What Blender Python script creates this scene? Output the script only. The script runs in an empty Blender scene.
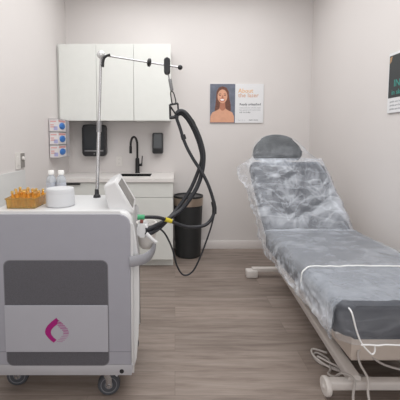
import bpy, bmesh, math, random
from mathutils import Vector, Matrix, noise
random.seed(4)
S = bpy.context.scene
COL = S.collection
PI = math.pi
R = math.radians

# ------------------------------------------------------------------ materials
def lin(c):
    out = []
    for v in c[:3]:
        v /= 255.0
        out.append(v / 12.92 if v <= 0.04045 else ((v + 0.055) / 1.055) ** 2.4)
    return (*out, 1.0)

def mat(name, rgb, rough=0.5, metal=0.0, var=0.04, scale=14.0, bump=0.0, coat=0.0, trans=0.0, ior=1.45, alpha=1.0, emis=None):
    m = bpy.data.materials.new(name); m.use_nodes = True
    nt = m.node_tree; b = nt.nodes['Principled BSDF']
    tc = nt.nodes.new('ShaderNodeTexCoord')
    nz = nt.nodes.new('ShaderNodeTexNoise'); nz.inputs['Scale'].default_value = scale; nz.inputs['Detail'].default_value = 4
    nt.links.new(tc.outputs['Object'], nz.inputs['Vector'])
    rp = nt.nodes.new('ShaderNodeValToRGB')
    c = lin(rgb)
    rp.color_ramp.elements[0].position = 0.3; rp.color_ramp.elements[1].position = 0.7
    rp.color_ramp.elements[0].color = (*[v * (1 - var) for v in c[:3]], 1)
    rp.color_ramp.elements[1].color = (*[min(1, v * (1 + var)) for v in c[:3]], 1)
    nt.links.new(nz.outputs['Fac'], rp.inputs['Fac'])
    nt.links.new(rp.outputs['Color'], b.inputs['Base Color'])
    b.inputs['Roughness'].default_value = rough; b.inputs['Metallic'].default_value = metal
    b.inputs['Coat Weight'].default_value = coat; b.inputs['Transmission Weight'].default_value = trans
    b.inputs['IOR'].default_value = ior; b.inputs['Alpha'].default_value = alpha
    if bump:
        bp = nt.nodes.new('ShaderNodeBump'); bp.inputs['Strength'].default_value = bump; bp.inputs['Distance'].default_value = 0.002
        nt.links.new(nz.outputs['Fac'], bp.inputs['Height']); nt.links.new(bp.outputs['Normal'], b.inputs['Normal'])
    return m

def floor_mat():
    m = bpy.data.materials.new('vinyl_plank'); m.use_nodes = True
    nt = m.node_tree; L = nt.links.new; b = nt.nodes['Principled BSDF']
    tc = nt.nodes.new('ShaderNodeTexCoord')
    br = nt.nodes.new('ShaderNodeTexBrick'); br.offset = 0.37; br.offset_frequency = 2
    br.inputs['Scale'].default_value = 1.0
    br.inputs['Brick Width'].default_value = 1.22; br.inputs['Row Height'].default_value = 0.18
    br.inputs['Mortar Size'].default_value = 0.0015; br.inputs['Mortar Smooth'].default_value = 0.3
    br.inputs['Color1'].default_value = (0, 0, 0, 1); br.inputs['Color2'].default_value = (1, 1, 1, 1); br.inputs['Mortar'].default_value = (0.3, 0.3, 0.3, 1)
    L(tc.outputs['Object'], br.inputs['Vector'])
    # grain: stretched noise offset per plank
    mp = nt.nodes.new('ShaderNodeMapping'); mp.inputs['Scale'].default_value = (1.3, 15, 1)
    L(tc.outputs['Object'], mp.inputs['Vector'])
    ad = nt.nodes.new('ShaderNodeVectorMath'); ad.operation = 'MULTIPLY_ADD'
    ad.inputs[1].default_value = (7, 3, 0)
    L(br.outputs['Color'], ad.inputs[0]); L(mp.outputs['Vector'], ad.inputs[2])
    n1 = nt.nodes.new('ShaderNodeTexNoise'); n1.inputs['Scale'].default_value = 1.5; n1.inputs['Detail'].default_value = 7; n1.inputs['Roughness'].default_value = 0.62; n1.inputs['Distortion'].default_value = 0.5
    L(ad.outputs['Vector'], n1.inputs['Vector'])
    mp2 = nt.nodes.new('ShaderNodeMapping'); mp2.inputs['Scale'].default_value = (4, 60, 1)
    L(tc.outputs['Object'], mp2.inputs['Vector'])
    n2 = nt.nodes.new('ShaderNodeTexNoise'); n2.inputs['Scale'].default_value = 2.2; n2.inputs['Detail'].default_value = 5
    L(mp2.outputs['Vector'], n2.inputs['Vector'])
    rp = nt.nodes.new('ShaderNodeValToRGB'); cr = rp.color_ramp
    cr.elements[0].position = 0.25; cr.elements[0].color = lin((116, 103, 96))
    cr.elements[1].position = 0.75; cr.elements[1].color = lin((170, 158, 150))
    e = cr.elements.new(0.5); e.color = lin((150, 137, 129))
    L(n1.outputs['Fac'], rp.inputs['Fac'])
    mx = nt.nodes.new('ShaderNodeMix'); mx.data_type = 'RGBA'; mx.blend_type = 'MULTIPLY'; mx.inputs[0].default_value = 0.42
    r2 = nt.nodes.new('ShaderNodeValToRGB'); r2.color_ramp.elements[0].position = 0.3; r2.color_ramp.elements[0].color = (0.72, 0.70, 0.69, 1); r2.color_ramp.elements[1].position = 0.65; r2.color_ramp.elements[1].color = (1, 1, 1, 1)
    L(n2.outputs['Fac'], r2.inputs['Fac'])
    L(rp.outputs['Color'], mx.inputs[6]); L(r2.outputs['Color'], mx.inputs[7])
    r3 = nt.nodes.new('ShaderNodeValToRGB'); r3.color_ramp.elements[0].color = (0.84, 0.83, 0.82, 1); r3.color_ramp.elements[1].color = (1.08, 1.07, 1.06, 1)
    L(br.outputs['Color'], r3.inputs['Fac'])
    m2 = nt.nodes.new('ShaderNodeMix'); m2.data_type = 'RGBA'; m2.blend_type = 'MULTIPLY'; m2.inputs[0].default_value = 1
    L(mx.outputs[2], m2.inputs[6]); L(r3.outputs['Color'], m2.inputs[7])
    m3 = nt.nodes.new('ShaderNodeMix'); m3.data_type = 'RGBA'; m3.blend_type = 'MULTIPLY'
    fm = nt.nodes.new('ShaderNodeMath'); fm.operation = 'MULTIPLY'; fm.inputs[1].default_value = 0.35
    L(br.outputs['Fac'], fm.inputs[0]); L(fm.outputs[0], m3.inputs[0])
    L(m2.outputs[2], m3.inputs[6]); m3.inputs[7].default_value = (0.3, 0.27, 0.25, 1)
    L(m3.outputs[2], b.inputs['Base Color'])
    b.inputs['Roughness'].default_value = 0.52
    bp = nt.nodes.new('ShaderNodeBump'); bp.inputs['Strength'].default_value = 0.12; bp.inputs['Distance'].default_value = 0.002
    L(n2.outputs['Fac'], bp.inputs['Height']); L(bp.outputs['Normal'], b.inputs['Normal'])
    return m

def film_mat(name, lo, hi, tint=(228, 233, 242), scale=1.0, doubled=0.0):
    """thin clear plastic film: see-through, milky where it is creased or doubled, shiny."""
    m = bpy.data.materials.new(name); m.use_nodes = True
    nt = m.node_tree; L = nt.links.new; b = nt.nodes['Principled BSDF']; out = nt.nodes['Material Output']
    N = nt.nodes.new
    b.inputs['Base Color'].default_value = lin(tint); b.inputs['Roughness'].default_value = 0.22
    b.inputs['Specular IOR Level'].default_value = 0.7
    tc = N('ShaderNodeTexCoord')
    def math_(op, a, c=None, clamp=False):
        n = N('ShaderNodeMath'); n.operation = op; n.use_clamp = clamp
        for i, v in enumerate((a, c)):
            if v is None: continue
            if hasattr(v, 'links'): L(v, n.inputs[i])
            else: n.inputs[i].default_value = v
        return n.outputs[0]
    def noise_(sc, rot, ns, det, dist):
        mp = N('ShaderNodeMapping'); mp.inputs['Scale'].default_value = sc; mp.inputs['Rotation'].default_value = rot
        L(tc.outputs['Object'], mp.inputs['Vector'])
        n = N('ShaderNodeTexNoise'); n.inputs['Scale'].default_value = ns * scale; n.inputs['Detail'].default_value = det; n.inputs['Distortion'].default_value = dist
        L(mp.outputs['Vector'], n.inputs['Vector'])
        return n.outputs['Fac']
    def vein(f, w):
        d = math_('ABSOLUTE', math_('SUBTRACT', f, 0.5))
        return math_('SUBTRACT', 1.0, math_('DIVIDE', d, w, True), True)
    v1 = vein(noise_((1, .8, .8), (0, 0, .4), 5.5, 2.5, .9), .045)
    v2 = vein(noise_((.35, 1.3, 1.3), (0, 0, -.25), 8, 2.0, .4), .06)
    pt = N('ShaderNodeMapRange'); pt.inputs['From Min'].default_value = .38; pt.inputs['From Max'].default_value = .66
    L(noise_((.8, 1, 1), (0, 0, .9), 4.2, 5, 1.2), pt.inputs['Value'])
    h = math_('ADD', math_('MULTIPLY', v1, .22), math_('ADD', math_('MULTIPLY', v2, .18), math_('MULTIPLY', pt.outputs['Result'], .6)))
    sx = N('ShaderNodeSeparateXYZ'); L(tc.outputs['Object'], sx.inputs[0])
    cz = N('ShaderNodeMapRange'); cz.inputs['From Min'].default_value = .012; cz.inputs['From Max'].default_value = .07; cz.inputs['To Min'].default_value = .25; cz.inputs['To Max'].default_value = 1
    L(math_('ABSOLUTE', sx.outputs[2]), cz.inputs['Value'])   # the film lies flatter on the level seat
    hc = math_('ADD', math_('MULTIPLY', h, cz.outputs['Result']), math_('MULTIPLY', math_('SUBTRACT', 1.0, cz.outputs['Result']), .16))
    lw = N('ShaderNodeLayerWeight'); lw.inputs['Blend'].default_value = .25
    f = math_('ADD', math_('ADD', math_('MULTIPLY', hc, (hi - lo)), math_('MULTIPLY', math_('SUBTRACT', 1.0, cz.outputs['Result']), doubled)), math_('ADD', lo, math_('MULTIPLY', lw.outputs['Facing'], .16)), True)
    bp = N('ShaderNodeBump'); bp.inputs['Strength'].default_value = 0.8; bp.inputs['Distance'].default_value = 0.012
    L(math_('MULTIPLY', h, cz.outputs['Result']), bp.inputs['Height']); L(bp.outputs['Normal'], b.inputs['Normal'])
    tr = N('ShaderNodeBsdfTransparent'); tr.inputs['Color'].default_value = (0.95, 0.96, 0.97, 1)
    mx = N('ShaderNodeMixShader')
    L(f, mx.inputs['Fac']); L(tr.outputs[0], mx.inputs[1]); L(b.outputs[0], mx.inputs[2])
    L(mx.outputs[0], out.inputs['Surface'])
    return m

M = dict(
    wall=mat('painted_wall', (218, 213, 211), 0.75, var=0.008, scale=3, bump=0.03),
    ceil=mat('ceiling_paint', (235, 233, 230), 0.85, var=0.01),
    floor=floor_mat(),
    trim=mat('trim_paint', (224, 218, 216), 0.5, var=0.01),
    panelw=mat('wall_protection_sheet', (212, 212, 211), 0.3, var=0.01),
    cab=mat('cabinet_laminate', (224, 225, 221), 0.42, var=0.01),
    cabin=mat('cabinet_carcass', (196, 194, 190), 0.6, var=0.01),
    quartz=mat('white_quartz', (226, 222, 219), 0.3, var=0.02, scale=30),
    black=mat('black_plastic', (38, 38, 41), 0.38, var=0.08),
    blackm=mat('black_metal', (30, 30, 31), 0.35, metal=0.3, var=0.08),
    smoke=mat('smoked_window', (46, 50, 54), 0.12, var=0.05),
    rubber=mat('black_rubber', (40, 41, 46), 0.45, var=0.1, bump=0.1),
    canblack=mat('bin_black', (41, 42, 43), 0.5, var=0.06),
    canband=mat('bin_steel_band', (176, 160, 146), 0.34, metal=0.75, var=0.12, scale=6),
    shell=mat('white_shell', (215, 215, 216), 0.35, var=0.01),
    side=mat('grey_side_panel', (157, 157, 166), 0.42, var=0.012),
    skirt=mat('grey_skirt', (174, 173, 178), 0.45, var=0.012),
    logo_plate=mat('logo_plate', (170, 170, 178), 0.42, var=0.012),
    vent=mat('vent_mesh', (88, 87, 93), 0.6, var=0.22, scale=420, bump=0.3),
    seam=mat('seam_gap', (120, 119, 124), 0.6),
    magenta=mat('magenta_print', (157, 20, 112), 0.45, var=0.03),
    pinkp=mat('pink_stripe_print', (160, 96, 140), 0.5, var=0.05),
    pinkl=mat('pale_stripe_print', (168, 136, 160), 0.5, var=0.05),
    display=mat('machine_display', (112, 110, 108), 0.3, var=0.05),
    greyhandle=mat('grey_handle', (150, 150, 156), 0.4, var=0.02),
    cream=mat('cream_holder', (232, 228, 224), 0.4, var=0.02),
    chrome=mat('brushed_chrome', (190, 190, 192), 0.25, metal=0.9, var=0.04),
    steel=mat('steel_grey', (150, 150, 152), 0.35, metal=0.7, var=0.06),
    clearball=mat('clear_knuckle', (205, 206, 206), 0.2, metal=0.4, var=0.1, scale=90),
    wheel=mat('grey_wheel', (118, 120, 126), 0.5, var=0.05),
    tyre=mat('dark_tyre', (72, 74, 80), 0.6, var=0.06),
    green=mat('green_plug', (66, 160, 112), 0.4),
    redc=mat('red_brown_plug', (120, 60, 48), 0.5),
    yellow=mat('yellow_tag', (208, 190, 50), 0.5),
    bedgrey=mat('grey_vinyl', (54, 56, 64), 0.5, var=0.03, scale=40, bump=0.05),
    bedhead=mat('grey_vinyl_head', (49, 51, 52), 0.5, var=0.03),
    bedwhite=mat('bed_white_steel', (220, 214, 210), 0.4, var=0.02),
    bedcream=mat('bed_cream_cover', (216, 204, 194), 0.5, var=0.02),
    bedseam=mat('vinyl_seam', (44, 45, 50), 0.6),
    film=film_mat('clear_film', 0.12, 0.86),
    film3=film_mat('clear_film_bonnet', 0.02, 0.26, scale=.9),
    film2=film_mat('clear_film_foot', 0.01, 0.22, scale=.8),
    elastic=mat('white_elastic', (240, 240, 240), 0.6, var=0.02),
    cordg=mat('grey_cord', (186, 180, 176), 0.5, var=0.03),
    cordw=mat('white_cord', (206, 200, 196), 0.5, var=0.03),
    amber=mat('amber_plastic', (250, 212, 136), 0.2, trans=0.75, var=0.12, scale=60, ior=1.3),
    amberd=mat('amber_vial', (244, 178, 72), 0.22, trans=0.55, var=0.12, scale=60, ior=1.3),
    tub=mat('white_tub', (202, 203, 206), 0.5, var=0.01),
    bottle=mat('clear_bottle', (226, 230, 236), 0.22, trans=0.55, var=0.02, ior=1.2),
    bottlecap=mat('white_cap', (236, 236, 234), 0.45, var=0.01),
    bottlelab=mat('bottle_label', (186, 190, 200), 0.5, var=0.05),
    gwhite=mat('glove_carton', (226, 221, 222), 0.55, var=0.03),
    gpink=mat('glove_pink_print', (222, 160, 158), 0.55, var=0.1),
    gblue=mat('blue_glove', (66, 124, 198), 0.5, var=0.15, scale=60),
    glav=mat('lavender_print', (176, 176, 214), 0.5, var=0.05),
    rack=mat('grey_wire', (176, 174, 176), 0.35, metal=0.4, var=0.05),
    platew=mat('switch_white', (224, 220, 216), 0.4, var=0.01),
    plateg=mat('switch_grey', (140, 136, 132), 0.4, var=0.04),
    paper=mat('poster_white', (226, 226, 228), 0.4, var=0.008),
    bgphoto=mat('photo_backdrop', (104, 109, 124), 0.5, var=0.18, scale=18),
    skin=mat('printed_skin', (214, 160, 132), 0.5, var=0.05, scale=25),
    skind=mat('printed_skin_shade', (178, 118, 94), 0.5, var=0.05, scale=25),
    hair=mat('printed_hair', (108, 68, 54), 0.5, var=0.25, scale=60),
    teeth=mat('printed_teeth', (244, 238, 236), 0.5, var=0.01),
    lips=mat('printed_lips', (176, 82, 78), 0.5, var=0.02),
    orange=mat('orange_ink', (226, 176, 124), 0.5, var=0.02),
    peach=mat('peach_ink', (210, 170, 148), 0.5, var=0.02),
    ink=mat('dark_ink', (86, 90, 96), 0.5, var=0.02),
    inkl=mat('grey_ink', (166, 168, 172), 0.5, var=0.02),
    pdark=mat('poster_dark', (56, 60, 62), 0.35, var=0.06, scale=8),
    teal=mat('teal_ink', (62, 146, 136), 0.4, var=0.03),
    copper=mat('copper_ink', (176, 140, 104), 0.4, var=0.1),
)

# ------------------------------------------------------------------ helpers
WL = {}
def prop(o, label=None, cat=None, group=None, kind=None):
    if label: o['label'] = label
    if cat: o['category'] = cat
    if group: o['group'] = group
    if kind: o['kind'] = kind
    return o
def thing(name, label, cat, loc, group=None):
    o = bpy.data.objects.new(name, None); COL.objects.link(o)
    o.empty_display_size = 0.05; o.location = loc
    WL[o] = Vector(loc)
    return prop(o, label, cat, group)
def build(name, bm, m, parent=None, loc=None, smooth=True, ang=38):
    """link bm (world coordinates) as ONE mesh object under parent"""
    base = WL[parent] if parent is not None else Vector(loc or (0, 0, 0))
    bmesh.ops.recalc_face_normals(bm, faces=bm.faces[:])
    for v in bm.verts: v.co -= base
    me = bpy.data.meshes.new(name); bm.to_mesh(me); bm.free()
    o = bpy.data.objects.new(name, me); COL.objects.link(o)
    me.materials.append(m)
    if smooth:
        for p in me.polygons: p.use_smooth = len(p.vertices) <= 4
        try: me.set_sharp_from_angle(angle=R(ang))
        except Exception: pass
        for p in me.polygons:
            if len(p.vertices) > 4: p.use_smooth = False
    if parent is not None:
        o.parent = parent
    else:
        o.location = base
    WL[o] = base
    return o
def struct(name, bm, m, **k):
    o = build(name, bm, m, **k); o['kind'] = 'structure'; return o

def merge(dst, src):
    me = bpy.data.meshes.new('tmp'); src.to_mesh(me); src.free(); dst.from_mesh(me); bpy.data.meshes.remove(me); return dst
def box(x0, x1, y0, y1, z0, z1, bev=0.0, seg=2, bm=None):
    b = bmesh.new()
    bmesh.ops.create_cube(b, size=1)
    for v in b.verts:
        v.co = Vector(((x0 + x1) / 2 + v.co.x * (x1 - x0), (y0 + y1) / 2 + v.co.y * (y1 - y0), (z0 + z1) / 2 + v.co.z * (z1 - z0)))
    if bev: bmesh.ops.bevel(b, geom=b.edges[:], offset=bev, segments=seg, profile=0.5, affect='EDGES')
    return merge(bm, b) if bm is not None else b
def rrect(x0, x1, y0, y1, r, n=6, corners=(1, 1, 1, 1)):
    pts = []
    for k, (cx, cy, a) in enumerate(((x1 - r, y1 - r, 0), (x0 + r, y1 - r, 90), (x0 + r, y0 + r, 180), (x1 - r, y0 + r, 270))):
        if corners[k]:
            for i in range(n + 1):
                t = R(a + 90 * i / n); pts.append((cx + r * math.cos(t), cy + r * math.sin(t)))
        else:
            pts.append(((x1, x0, x0, x1)[k], (y1, y1, y0, y0)[k]))
    return pts
def prism(poly, d0, d1, mp, bev=0.0, seg=2, bm=None):
    """extrude 2-D polygon from d0 to d1; mp(u, v, d) -> world"""
    b = bmesh.new()
    lo = [b.verts.new((u, v, d0)) for u, v in poly]; hi = [b.verts.new((u, v, d1)) for u, v in poly]
    f0 = b.faces.new(lo[::-1]); f1 = b.faces.new(hi)
    n = len(poly)
    for i in range(n): b.faces.new((lo[i], lo[(i + 1) % n], hi[(i + 1) % n], hi[i]))
    if bev:
        es = [e for f in (f0, f1) for e in f.edges]
        bmesh.ops.bevel(b, geom=es, offset=bev, segments=seg, profile=0.5, affect='EDGES')
    for v in b.verts: v.co = Vector(mp(*v.co))
    return merge(bm, b) if bm is not None else b
XZ = lambda u, v, d: (u, d, v)      # polygon in X/Z, depth along Y
XY = lambda u, v, d: (u, v, d)
YZ = lambda u, v, d: (d, u, v)
def lathe(prof, c, axis=(0, 0, 1), n=28, bm=None):
    """prof: (radius, height) list along the axis from c"""
    b = bmesh.new(); rings = []
    for r, h in prof:
        if r < 1e-6: rings.append([b.verts.new((0, 0, h))])
        else: rings.append([b.verts.new((r * math.cos(2 * PI * i / n), r * math.sin(2 * PI * i / n), h)) for i in range(n)])
    for a, c2 in zip(rings, rings[1:]):
        for i in range(n):
            j = (i + 1) % n
            if len(a) == 1 and len(c2) == 1: continue
            if len(a) == 1: b.faces.new((a[0], c2[i], c2[j]))
            elif len(c2) == 1: b.faces.new((a[i], a[j], c2[0]))
            else: b.faces.new((a[i], a[j], c2[j], c2[i]))
    for rg, fl in ((rings[0], True), (rings[-1], False)):
        if len(rg) > 1:
            try: b.faces.new(rg[::-1] if fl else rg)
            except ValueError: pass
    q = Vector((0, 0, 1)).rotation_difference(Vector(axis).normalized())
    for v in b.verts: v.co = q @ v.co + Vector(c)
    return merge(bm, b) if bm is not None else b
def spline(pts, n=8, closed=False):
    P = [Vector(p) for p in pts]; out = []; N = len(P)
    rng = N if closed else N - 1
    for i in range(rng):
        p0 = P[(i - 1) % N] if (closed or i > 0) else P[0]; p1 = P[i]; p2 = P[(i + 1) % N]
        p3 = P[(i + 2) % N] if (closed or i + 2 < N) else P[-1]
        for k in range(n):
            t = k / n
            out.append(0.5 * ((2 * p1) + (p2 - p0) * t + (2 * p0 - 5 * p1 + 4 * p2 - p3) * t * t + (3 * p1 - p0 - 3 * p2 + p3) * t ** 3))
    if not closed: out.append(P[-1])
    return out
def tube(pts, r, n=10, closed=False, bm=None, smooth=0, flat=None):
    P = spline(pts, smooth, closed) if smooth else [Vector(p) for p in pts]
    b = bmesh.new(); N = len(P); rings = []; up = None
    for i, p in enumerate(P):
        a = P[(i - 1) % N] if (closed or i > 0) else P[i]; c = P[(i + 1) % N] if (closed or i < N - 1) else P[i]
        t = (c - a).normalized()
        if up is None:
            up = Vector((0, 0, 1)) if abs(t.z) < 0.9 else Vector((0, 1, 0))
        s = t.cross(up)
        if s.length < 1e-5: s = t.cross(Vector((1, 0, 0)))
        s.normalize(); up = s.cross(t).normalized()
        rr = r(i / max(1, N - 1)) if callable(r) else r
        f = flat or (1, 1)
        rings.append([b.verts.new(p + s * (rr * f[0] * math.cos(2 * PI * k / n)) + up * (rr * f[1] * math.sin(2 * PI * k / n))) for k in range(n)])
    for i in range(N if closed else N - 1):
        A, B = rings[i], rings[(i + 1) % N]
        for k in range(n):
            b.faces.new((A[k], A[(k + 1) % n], B[(k + 1) % n], B[k]))
    if not closed:
        b.faces.new(rings[0][::-1]); b.faces.new(rings[-1])
    return merge(bm, b) if bm is not None else b
def ball(c, r, sc=(1, 1, 1), bm=None, u=20, v=12):
    b = bmesh.new(); bmesh.ops.create_uvsphere(b, u_segments=u, v_segments=v, radius=r)
    for w in b.verts: w.co = Vector((w.co.x * sc[0] + c[0], w.co.y * sc[1] + c[1], w.co.z * sc[2] + c[2]))
    return merge(bm, b) if bm is not None else b
def text(name, s, size, m, parent, mtx, bold=False, depth=0.0004):
    cu = bpy.data.curves.new(name, 'FONT'); cu.body = s; cu.size = size; cu.extrude = depth; cu.resolution_u = 2
    if bold: cu.offset = size * 0.012
    t = bpy.data.objects.new(name, cu); COL.objects.link(t)
    me = bpy.data.meshes.new_from_object(t.evaluated_get(bpy.context.evaluated_depsgraph_get()))
    COL.objects.unlink(t); bpy.data.objects.remove(t)
    b = bmesh.new(); b.from_mesh(me); b.transform(mtx); bpy.data.meshes.remove(me)
    return build(name, b, m, parent, smooth=False)
def taper(b, k, y0, xmin):
    for v in b.verts:
        if v.co.x > xmin: v.co.x -= k * max(0, v.co.y - y0)
    return b
def copy_tree(o, parent=None):
    c = o.copy(); COL.objects.link(c)
    if parent is not None: c.parent = parent
    for ch in list(o.children): copy_tree(ch, c)
    return c

# ------------------------------------------------------------------ setting
XL, XR, YB, YF, ZC = -1.26, 1.585, 3.9, -1.6, 3.0
struct('floor', box(XL - .1, XR + .1, YF - .1, YB + .1, -0.05, 0), M['floor'])
struct('ceiling', box(XL - .1, XR + .1, YF - .1, YB + .1, ZC, ZC + .05), M['ceil'])
struct('wall_back', box(XL - .1, XR + .1, YB, YB + .1, 0, ZC), M['wall'])
struct('wall_left', box(XL - .1, XL, YF, YB, 0, ZC), M['wall'])
struct('wall_right', box(XR, XR + .1, YF, YB, 0, ZC), M['wall'])
struct('wall_front', box(XL - .1, XR + .1, YF - .1, YF, 0, ZC), M['wall'])
struct('baseboard_back', box(-0.02, XR, YB - .013, YB, 0, 0.1, .004), M['trim'])
struct('baseboard_right', box(XR - .013, XR, YF, YB - .013, 0, 0.1, .004), M['trim'])
struct('trim_1', box(XL, XL + .012, 0.6, 2.74, 0.12, 1.071, .003), M['panelw'])   # wall protection sheet

# ------------------------------------------------------------------ wall cabinets
def door_panel(x0, x1, y, z0, z1):
    return box(x0, x1, y, y + .019, z0, z1, .002, 1)
w0, w1, w2, w3 = -1.235, -0.838, -0.441, -0.045
CZ0, CZ1, CYF = 1.522, 2.325, 3.57
t = thing('wall_cabinet', 'wide two-door white wall cabinet, the left unit over the paper towel dispenser', 'cabinet', ((w0 + w2) / 2, 3.73, CZ0))
build('body', box(w0, w2, CYF + .021, YB - .001, CZ0, CZ1, .001, 1), M['cabin'], t)
build('filler_strip', box(XL + .001, w0 - .0015, CYF + .03, CYF + .05, CZ0, CZ1), M['cab'], t)
build('door', door_panel(w0 + .001, w1 - .0015, CYF, CZ0 - .004, CZ1), M['cab'], t)
build('door', door_panel(w1 + .0015, w2 - .0015, CYF, CZ0 - .004, CZ1), M['cab'], t)
t = thing('wall_cabinet', 'narrow one-door white wall cabinet, the right unit over the faucet and soap dispenser', 'cabinet', ((w2 + w3) / 2, 3.73, CZ0))
build('body', box(w2 + .001, w3, CYF + .021, YB - .001, CZ0, CZ1, .001, 1), M['cab'], t)
build('door', door_panel(w2 + .0015, w3, CYF, CZ0 - .004, CZ1), M['cab'], t)

# ------------------------------------------------------------------ base cabinets, worktop, sink, faucet
BYF = 3.31
bx0, bx1, bx2 = XL + .004, -0.64, -0.02
t = thing('base_cabinet', 'white base cabinet with black drawer pull behind the white laser machine', 'cabinet', ((bx0 + bx1) / 2, 3.6, 0))
build('body', box(bx0, bx1, BYF + .021, YB - .001, 0.1, 0.886, .001, 1), M['cabin'], t)
build('toe_kick', box(bx0, bx1, BYF + .07, YB - .02, 0, 0.1), M['cab'], t)
d = build('drawer', door_panel(bx0 + .002, bx1 - .002, BYF, 0.732, 0.882), M['cab'], t)
build('pull_handle', box(-1.115, -0.955, BYF - .022, BYF, 0.862, 0.878, .004), M['blackm'], d)
build('door', door_panel(bx0 + .002, (bx0 + bx1) / 2 - .0015, BYF, 0.085, 0.728), M['cab'], t)
build('door', door_panel((bx0 + bx1) / 2 + .0015, bx1 - .002, BYF, 0.085, 0.728), M['cab'], t)
t = thing('base_cabinet', 'white sink base cabinet standing next to the black trash can', 'cabinet', ((bx1 + bx2) / 2, 3.6, 0))
b = box(bx1 + .001, bx2, BYF + .021, YB - .001, 0.1, 0.70, .001, 1)
box(bx1 + .001, bx1 + .02, BYF + .021, YB - .001, 0.70, 0.886, bm=b); box(bx2 - .019, bx2, BYF + .021, YB - .001, 0.70, 0.886, bm=b)
box(bx1 + .02, bx2 - .019, BYF + .021, BYF + .04, 0.70, 0.886, bm=b)
build('body', b, M['cab'], t)
build('toe_kick', box(bx1 + .001, bx2, BYF + .07, YB - .02, 0, 0.1), M['cab'], t)
build('false_drawer_front', door_panel(bx1 + .002, bx2, BYF, 0.732, 0.882), M['cab'], t)
build('door', door_panel(bx1 + .002, bx2, BYF, 0.085, 0.728), M['cab'], t)

SX0, SX1, SY0, SY1 = -0.615, -0.262, 3.49, 3.775
b = bmesh.new(); z0, z1 = 0.888, 0.926
for a in ((XL + .001, SX0, 3.29, YB - .001), (SX1, -0.012, 3.29, YB - .001), (SX0, SX1, 3.29, SY0), (SX0, SX1, SY1, YB - .001)):
    box(*a, z0, z1, bm=b)
bmesh.ops.remove_doubles(b, verts=b.verts[:], dist=1e-5)
prop(build('countertop', b, M['quartz'], loc=(-.63, 3.6, z0)), 'white quartz countertop running along the white base cabinets', 'countertop')
b = bmesh.new(); w = .006
for a in ((SX0, SX1, SY0, SY1, 0.745, 0.752), (SX0, SX0 + w, SY0, SY1, 0.752, 0.922), (SX1 - w, SX1, SY0, SY1, 0.752, 0.922), (SX0, SX1, SY0, SY0 + w, 0.752, 0.922), (SX0, SX1, SY1 - w, SY1, 0.752, 0.922)):
    box(*a, bm=b)
t = thing('sink', 'black undermount sink set in the white countertop', 'sink', (-.44, 3.63, .745))
build('basin', b, M['blackm'], t)
build('drain', lathe([(.0, .752), (.035, .752), (.038, .756), (.02, .757), (0, .755)], (-.44, 3.63, 0)), M['steel'], t)

fx, fy, fz = -0.437, 3.825, 0.926
t = thing('faucet', 'matte black gooseneck faucet behind the sink', 'faucet', (fx, fy, fz))
build('base', lathe([(.028, 0), (.028, .008), (.025, .012), (.024, .16), (.02, .175), (0, .176)], (fx, fy, fz)), M['blackm'], t)
sp = [(fx, fy, fz + .17), (fx, fy, fz + .33), (fx - .004, fy - .01, fz + .37), (fx - .014, fy - .035, fz + .405), (fx - .03, fy - .075, fz + .418), (fx - .046, fy - .115, fz + .40), (fx - .055, fy - .14, fz + .36), (fx - .057, fy - .145, fz + .32)]
build('spout', tube(sp, .0125, 12, smooth=6), M['blackm'], t)
build('spray_head', lathe([(.014, 0), (.016, .005), (.0155, .07), (.0135, .085)], (fx - .057, fy - .145, fz + .235)), M['blackm'], t)
h = build('handle', tube([(fx + .015, fy, fz + .095), (fx + .055, fy, fz + .095)], .015, 14), M['blackm'], t)
build('lever', tube([(fx + .05, fy, fz + .1), (fx + .054, fy, fz + .15), (fx + .058, fy, fz + .2)], .006, 8), M['blackm'], h)

# ------------------------------------------------------------------ dispensers, outlet, switch
t = thing('paper_towel_dispenser', 'large black paper towel dispenser mounted under the wall cabinet', 'dispenser', (-.93, 3.85, 1.12))
build('housing', prism(rrect(-1.068, -.798, 1.122, 1.486, .035), 3.80, YB - .001, XZ, .014, 3), M['black'], t)
build('cover_window', prism(rrect(-1.045, -.821, 1.20, 1.466, .02), 3.793, 3.801, XZ, .002), M['smoke'], t)
build('paper_slot', prism(rrect(-1.04, -.826, 1.178, 1.192, .004), 3.795, 3.801, XZ), M['steel'], t)
build('keyhole', lathe([(0, 0), (.006, .001), (.006, .006)], (-.93, 3.795, 1.15), (0, 1, 0)), M['chrome'], t)
t = thing('soap_dispenser', 'small black wall soap dispenser to the right of the faucet', 'dispenser', (-.2, 3.86, 1.15))
build('housing', prism(rrect(-.262, -.138, 1.152, 1.392, .018), 3.81, YB - .001, XZ, .014, 3), M['black'], t)
build('push_bar', prism(rrect(-.248, -.152, 1.16, 1.2, .008), 3.803, 3.812, XZ, .003), M['blackm'], t)
build('sight_window', prism(rrect(-.245, -.155, 1.215, 1.375, .01), 3.805, 3.812, XZ, .002), M['smoke'], t)
t = thing('wall_outlet', 'small white wall outlet between the paper towel dispenser and the faucet', 'outlet', (-.66, 3.895, 1.0))
build('cover_plate', prism(rrect(-.695, -.625, 1.0, 1.115, .006), 3.892, YB - .001, XZ, .002), M['platew'], t)
for zc in (1.035, 1.08):
    b = bmesh.new()
    for dx in (-.007, .007): box(-.66 + dx - .0012, -.66 + dx + .0012, 3.8905, 3.8915, zc - .005, zc + .005, bm=b)
    build('socket', b, M['plateg'], t)
t = thing('light_switch', 'double light switch plate, half white half grey, on the left wall', 'switch', (XL + .004, 2.74, 1.07))
SWY0, SWY1, SWZ0, SWZ1 = 2.595, 2.74, 1.085, 1.215
def LW(u, v, d): return (XL + d, u, v)
build('cover_plate', prism(rrect(SWY0, SWY1, SWZ0, SWZ1, .006), .001, .008, LW, .002), M['platew'], t)
build('rocker', prism(rrect(SWY0 + .02, SWY0 + .056, SWZ0 + .03, SWZ1 - .03, .003), .008, .012, LW, .001), M['platew'], t)
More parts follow.
